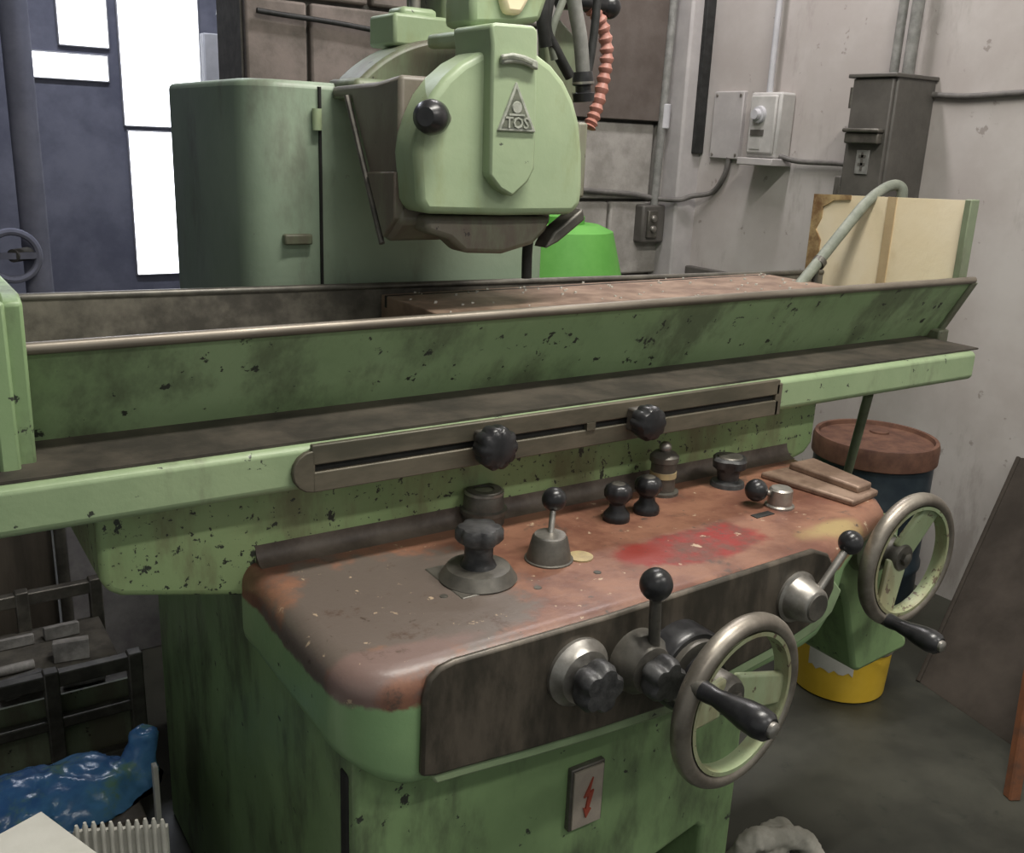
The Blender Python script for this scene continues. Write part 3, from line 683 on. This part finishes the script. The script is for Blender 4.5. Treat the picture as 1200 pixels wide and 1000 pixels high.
# motor dome behind
part('motor_cover', B().prism([V((.905+.262*math.sin(a), 1.56, -.10+.262*math.cos(a))) for a in [-.95+1.9*k/30 for k in range(31)]], (0, .10, 0)), 'green_old', g, .010)
part('motor_shelf', B().box(.70, 1.10, 1.54, 1.66, .05, .085), 'green_old', g, .01)
q0 = atY(1.57, 499, 48)
tx = part('junction_box', B().box(q0.x-.045, q0.x+.075, 1.60, 1.70, .145, .198), 'green_head', g, .006)
part('box_cap', B().prism([V((q0.x-.02, 1.62, .19)), V((q0.x+.05, 1.62, .19)), V((q0.x+.05, 1.68, .19)), V((q0.x-.02, 1.68, .19))], (0, 0, .022)), 'green_head', tx, .008)
part('rod', B().cyl((q0.x+.015, 1.64, .20), (q0.x+.015, 1.64, .42), .010), 'steel', tx)
uc = [(553, 30), (553, 2), (560, -40), (640, -40), (645, -8), (634, 26), (606, 30)]
part('upper_bracket', B().prism(py(1.40, uc), (0, .09, 0)), 'green_head', g, .01)
part('bracket_highlight', B().prism(py(1.385, [(585, -20), (632, -20), (612, 18), (594, 16)]), (0, .03, 0)), 'cream', g, .008)  # cream facet painted in for the pale highlight on the casting
part('back_casting', B().prism(py(1.62, [(520, 46), (520, -60), (560, -60), (560, 46)]), (0, .15, 0)), 'green_old', g, .01)
# hoses right of the head
part('flexible_conduit', B().tube([atY(1.45, 668, -40), atY(1.45, 674, 10), atY(1.45, 680, 45), atY(1.45, 683, 84)], .0125, 14, 6), 'conduit_grey', g)
fa = atY(1.45, 683, 84); fb = atY(1.45, 684, 122)
ff = part('conduit_fitting', B().lathe(fa, fb-fa, [(0, .017), (.012, .019), (.022, .019), (.024, .014), (.034, .014), (.036, .020), (.050, .018)], 20), 'black_plastic', g)
part('fitting_ring', B().lathe(fa+(fb-fa)*.30, fb-fa, [(0, .0195), (.004, .0195)], 20), 'steel', ff)
part('coiled_hose', B().tube([atY(1.55, 690, 150), atY(1.55, 698, 130), atY(1.55, 707, 95), atY(1.55, 711, 60), atY(1.55, 704, 25), atY(1.55, 690, 8)], lambda t: .012+.0022*math.sin(t*95), 12, 12), 'hose_red', g)
part('elbow_pipe', B().tube([atY(1.55, 655, 0), atY(1.55, 690, 3), atY(1.55, 706, 6), atY(1.55, 718, 8)], .016, 14, 4), 'black_plastic', g)
part('elbow_end', B().ball(atY(1.55, 714, 8), .022), 'black_plastic', g)
for pts, rr in (([(648, -20), (640, 30), (652, 60), (668, 90)], .010), ([(660, 0), (646, 40), (650, 70)], .007), ([(700, 0), (696, 40), (690, 80), (684, 110)], .008), ([(640, -30), (636, 20), (640, 55)], .012)):
    part('hose', B().tube([atY(1.52, *p) for p in pts], rr, 10, 6), 'black_rubber' if rr != .007 else 'hose_grey', g)
part('hose_clamp_plate', B().box(*sum(([a, b] for a, b in zip(atY(1.56, 640, 110), atY(1.58, 690, 0))), [])) if False else B().prism(py(1.58, [(640, 120), (690, 120), (690, 60), (655, 20), (640, 20)]), (0, .03, 0)), 'green_old', g, .005)

# ------------------------------------------------------------------ things around the machine
# vivid green container behind the table
c = V((1.93, 2.62, FZ))
r = root('plastic_bin', c, 'vivid green plastic bin standing behind the table under the head', 'bin')
part('body', B().lathe(c, zU, [(0, .20), (.02, .21), (.80, .225), (.86, .22), (1.07, .165), (1.09, .12)], 40), 'hoary_green', r)
part('cap', B().lathe(c+zU*1.085, zU, [(0, .07), (.03, .07), (.035, .06)], 24), 'hoary_green', r)
part('hoop', B().lathe(c+zU*.78, zU, [(0, .224), (.01, .23), (.02, .23), (.03, .224)], 40), 'hoary_green', r)
# drum
c = V((2.373, 1.647, FZ)); top_h = -.776-FZ
r = root('steel_drum', c, 'dark blue steel drum with rusty brown rim beside the plastered wall', 'drum')
part('body', B().lathe(c, zU, [(0, .163), (.012, .168), (.19, .166), (.20, .172), (.215, .172), (.225, .166), (.38, .166), (.39, .172), (.405, .172), (.415, .166), (top_h-.05, .166)], 48), 'drum_navy', r)
part('rim_band', B().lathe(c+zU*(top_h-.062), zU, [(0, .167), (.004, .174), (.05, .174), (.062, .170), (.062, .160), (.05, .158)], 48), 'rusty', r)
part('lid', B().lathe(c+zU*(top_h-.035), zU, [(0, .158), (.018, .158), (.020, .10), (.016, .02)], 48), 'lid_top', r)
part('bung', B().lathe(c+V((.07, .04, top_h-.017)), zU, [(0, .028), (.010, .027), (.012, .018)], 20), 'rusty', r)
# yellow bucket
c = V((2.03, 1.415, FZ))
r = root('paint_bucket', c, 'yellow plastic bucket with torn white label on the floor', 'bucket')
part('body', B().lathe(c, zU, [(0, .112), (.004, .118), (.20, .128), (.21, .128), (.21, .122), (.02, .110), (.018, .02)], 48, cap=False), 'yellow', r)
part('rim', B().torus(c+zU*.208, zU, .127, .006, .008, 48, 10), 'yellow', r)
def wrap(c, z0, z1, a0, a1, rf, off, n=10):
    b = B(); lo_ = []; hi_ = []
    for k in range(n+1):
        a = a0+(a1-a0)*k/n; j = .006*math.sin(k*2.3)
        lo_.append(b.bm.verts.new(c+V((math.cos(a)*(rf(z0)+off), math.sin(a)*(rf(z0)+off), z0+j)))); hi_.append(b.bm.verts.new(c+V((math.cos(a)*(rf(z1)+off), math.sin(a)*(rf(z1)+off), z1))))
    for k in range(n): b.bm.faces.new((lo_[k], lo_[k+1], hi_[k+1], hi_[k]))
    return b
part('label_sheet', wrap(c, .085, .20, math.radians(178), math.radians(232), lambda z: .118+(.132-.118)*z/.27, .0012), 'paper', r)
b = B().tube([c+V((-.128, 0, .19)), c+V((-.10, -.09, .16)), c+V((0, -.135, .14)), c+V((.10, -.09, .16)), c+V((.128, 0, .19))], .0025, 8, 6); part('handle', b, 'dark_steel', r)
# leaning sheet and orange bar
A0, A1 = V((2.22, 1.30, FZ)), V((2.02, .30, FZ)); T0 = V((2.735, 1.42, -.83)); T1 = V((2.735, .36, -.55))
nn = (A1-A0).cross(T0-A0).normalized()*.008
r = root('steel_sheet', A0, 'large dark rusty steel sheet leaning against the plastered wall', 'sheet')
part('sheet', B().prism([A0, A1, T1, T0], nn if nn.x > 0 else -nn), 'sheet_dark', r, .001)
part('folded_edge', B().tube([A0, (A0+T0)/2, T0], .007, 8, 2), 'sheet_dark', r)
q0, q1 = V((1.955, .885, FZ+.002)), atY(.96, 1212, 770)
q1 = q0+(q1-q0)*1.7
r = root('angle_iron', q0, 'orange painted angle iron leaning on the dark steel sheet', 'bar')
ax = (q1-q0); 
part('web', B().prism([q0, q0+V((.020, -.01, 0)), q0+V((.020, -.005, 0)), q0+V((0, .006, 0))], ax), 'orange', r)
part('flange', B().prism([q0, q0+V((.005, 0, 0)), q0+V((.012, .022, 0)), q0+V((.007, .022, 0))], ax), 'orange', r)
# rag on floor
c = V((1.35, 1.02, FZ))
b = B(); rg = random.Random(11)
for k in range(6): b.ball(c+V((rg.uniform(-.05, .05), rg.uniform(-.04, .04), .02+rg.uniform(0, .012))), rg.uniform(.025, .035), 1.3, 1, .7, 12)
b.tube([c+V((-.085, .03, .01)), c+V((-.06, .015, .065)), c+V((.0, 0, .06)), c+V((.05, -.02, .05)), c+V((.075, -.04, .01))], .020, 12, 4)
rag = organic(b, .006, .005, 30, 'cleaning_rag', c); rag.data.materials.append(MATS['rag']); tag(rag, 'crumpled grey cleaning rag on the floor beside the machine base', 'rag')

# left side: carton, corrugated sheet, bag, crate, boards
# white carton, corner up to the camera
c0 = atZ(-.80, 47, 957); c1 = atZ(-.80, 95, 993)
e1 = (c1-c0).normalized(); e2 = V((e1.y, -e1.x, 0))
if e2.y > 0: e2 = -e2
P4 = [c0, c0+e1*.115, c0+e1*.115+e2*.22, c0+e2*.22]
r = root('cardboard_box', V((P4[0].x, P4[0].y, FZ)), 'pale cardboard box with flat top in front of the blue bag', 'box')
part('body', B().prism([V((p.x, p.y, FZ)) for p in P4], (0, 0, -.803-FZ)), 'paper', r, .003)
part('lid', B().prism([V((p.x, p.y, -.803)) for p in [c0-(e1+e2)*.004, P4[1]+(e1-e2)*.004, P4[2]+(e1+e2)*.004, P4[3]+(e2-e1)*.004]], (0, 0, .006)), 'paper', r, .001)
# corrugated sheet: each rib
zt_ = -.865
s0, s1 = atZ(zt_, 84, 968), atZ(zt_, 195, 961)
r = root('corrugated_panel', V((s0.x, s0.y, FZ)), 'pale grey ribbed panel standing upright beside the machine base', 'panel')
er = (s1-s0); nr = 11; dr = er/nr; nb_ = V((-er.y, er.x, 0)).normalized(); dx = dr.length
part('back_sheet', B().prism([V((p.x, p.y, FZ)) for p in (s0, s1, s1+nb_*.008, s0+nb_*.008)], (0, 0, zt_-.012-FZ)), 'ribs', r)
rib_me = None
for i in range(nr):
    x = s0+dr*(i+.5)
    if rib_me is None:
        o = part('rib', B().lathe(V((x.x, x.y, FZ)), zU, [(0, dx*.32), (zt_-FZ-.006, dx*.32), (zt_-FZ, dx*.18)], 10), 'ribs', r); rib_me = o; x0_ = x
    else:
        o = rib_me.copy(); C.objects.link(o); o.parent = r; q = x-x0_; o.location = (q.x, q.y, random.uniform(.0, .004))
single('flat_strip', B().box(*[atY(1.35, 181, 930).x, atY(1.35, 187, 930).x], 1.345, 1.36, FZ, atY(1.35, 184, 897).z), 'ribs', 'narrow pale strip standing between the blue bag and machine base', 'strip', bev=.001)
# support crate under the bag
r = root('wooden_crate', V((.15, 1.48, FZ)), 'dark wooden crate under the blue plastic bag', 'crate')
cz = -1.035
for i in range(3): part('plank', B().box(-.12, .26, 1.36, 1.378, FZ+.01+i*.1, FZ+.10+i*.1), 'wood_dark', r, .003)
for i in range(3): part('plank', B().box(-.12, .26, 1.522, 1.54, FZ+.01+i*.1, FZ+.10+i*.1), 'wood_dark', r, .003)
for i in range(3): part('plank', B().box(-.12, .26, 1.36+i*.0605, 1.415+i*.0605, cz-.02, cz), 'wood_dark', r, .003)
for x in (-.115, .225): part('batten', B().box(x, x+.03, 1.38, 1.52, FZ, cz-.02), 'wood_dark', r, .003)
# blue bag
c = atY(1.46, 95, 925); c.z = cz
b = B()
def bp(x, y, Y=1.46): return atY(Y, x, y)
b.ball(bp(90, 938), .085, 1.25, 1.0, .66, 20); b.ball(bp(30, 946), .075, 1.1, 1, .66, 20); b.ball(bp(135, 942), .06, 1.1, 1, .75, 20); b.ball(bp(160, 938), .05, .8, 1, .9, 16)
b.lathe(bp(155, 925), bp(171, 852)-bp(155, 925), [(0, .046), (.03, .036), (.07, .022), (.106, .017)], 16)
b.ball(bp(60, 962), .09, 1.3, 1.1, .7, 20)
def bag_mat():
    t = NT('bag'); n = t.noise(9, 5, .6); n2 = t.noise(16, 4, .7, None, (3, 3, 3))
    c_ = t.mix(t.step(n, .35, .65), (.045, .13, .32), (.10, .27, .50)); c_ = t.mix(t.step(n2, .52, .72), c_, (.14, .27, .20))
    return t.done(c_, .25, 0, n2, .35, .006)
bag_mat()
bag = organic(b, .006, .0060, 21, 'plastic_bag', c); bag.data.materials.append(MATS['bag'])
lowz = min(v.co.z for v in bag.data.vertices)
for v in bag.data.vertices:
    if v.co.z < .004: v.co.z = .001
tag(bag, 'crumpled blue plastic bag with a raised knotted end', 'bag')
# steel scrap crate behind
Yc = 1.86; zc0 = atY(Yc, 75, 793).z
r = root('scrap_crate', V((-.05, 2.05, FZ)), 'dark steel rail crate holding metal scrap behind the blue bag', 'crate')
x0c, x1c = -.55, .355
for zz, hh in ((zc0, .030), (zc0-.095, .022), (zc0-.20, .022), (FZ+.04, .03)):
    part('rail', B().box(x0c, x1c, Yc-.012, Yc+.012, zz-hh/2, zz+hh/2), 'dark_steel', r, .003)
    part('rail', B().box(x0c, x1c, 2.25-.012, 2.25+.012, zz-hh/2, zz+hh/2), 'dark_steel', r, .003)
for x in (x0c, -.1, .20, x1c):
    for y in (Yc, 2.25): part('post', B().box(x-.014, x+.014, y-.014, y+.014, FZ, zc0+.02), 'dark_steel', r, .003)
part('back_sheet', B().box(x0c, x1c, Yc+.02, Yc+.026, FZ+.02, zc0-.05), 'green_old', r)
part('bottom', B().box(x0c, x1c, Yc, 2.25, FZ+.03, FZ+.05), 'dark_steel', r)
part('shelf', B().box(x0c, x1c, Yc+.03, 2.235, zc0-.085, zc0-.075), 'dark_steel', r)
rg = random.Random(21); cellw = .105
for ix in range(4):
    for iy in range(3):
        x, y = -.085+ix*cellw, 1.915+iy*.11; a = rg.uniform(-.5, .5); t2 = rg.uniform(.02, .045); zz = zc0-.0745
        d = V((math.cos(a), math.sin(a)*.4, 0)).normalized(); L = rg.uniform(.06, .085); nrm = V((-d.y, d.x, 0)); o0 = V((x, y+.03, zz))
        if (ix+iy) % 3:
            single('scrap_metal', B().prism([o0, o0+nrm*t2, o0+nrm*t2+V((0, 0, t2*.8)), o0+V((0, 0, t2*1.1))], d*L), 'scrap', 'squarish offcut of grey scrap metal lying in the rail crate', 'scrap metal', group='square scrap in the rail crate', bev=.002)
        else:
            single('scrap_metal', B().cyl(o0+V((0, 0, t2*.5)), o0+V((0, 0, t2*.5))+d*L, t2*.5, seg=16), 'scrap', 'round bar offcut of scrap metal lying in the rail crate', 'scrap metal', group='round scrap in the rail crate', bev=.002)
# boards behind
yb = 2.45
p0, p1 = atY(yb, 78, 640), atY(yb, 200, 640)
single('grey_board', B().box(p0.x, .95, yb, yb+.02, FZ, -.45), 'board_grey', 'stained grey board standing behind the rail crate', 'board', bev=.003)
single('dark_board', B().box(-.6, p0.x-.03, yb+.01, yb+.03, FZ, -.45), 'wood_dark', 'dark wooden board standing behind the rail crate', 'board', bev=.003)
single('steel_pole', B().cyl((p0.x-.015, yb-.03, FZ), (p0.x-.02, yb-.03, -.42), .014), 'dark_steel', 'thin dark steel pole between the two boards', 'pole')
# dark machine parts in the far bay
r = root('valve_stand', V((.60, 4.2, FZ)), 'dark pipe stand with round valve wheels in the far bay', 'pipework')
part('pipe', B().cyl((.56, 4.2, FZ), (.56, 4.2, 1.0), .05), 'far_haze', r)
vc = atY(4.1, 15, 300)
part('valve_wheel', B().torus(vc, yD, .09, .014, .014, 32, 8), 'far_haze', r)
part('valve_wheel_spoke', B().box(vc.x-.09, vc.x+.09, 4.09, 4.11, vc.z-.012, vc.z+.012), 'far_haze', r)
part('valve_stem', B().cyl(vc, V((.56, 4.2, vc.z)), .025), 'dark_steel', r)

# ------------------------------------------------------------------ lift everything: floor at z = 0
for o in list(C.objects):
    if o.parent is None: o.location.z += H
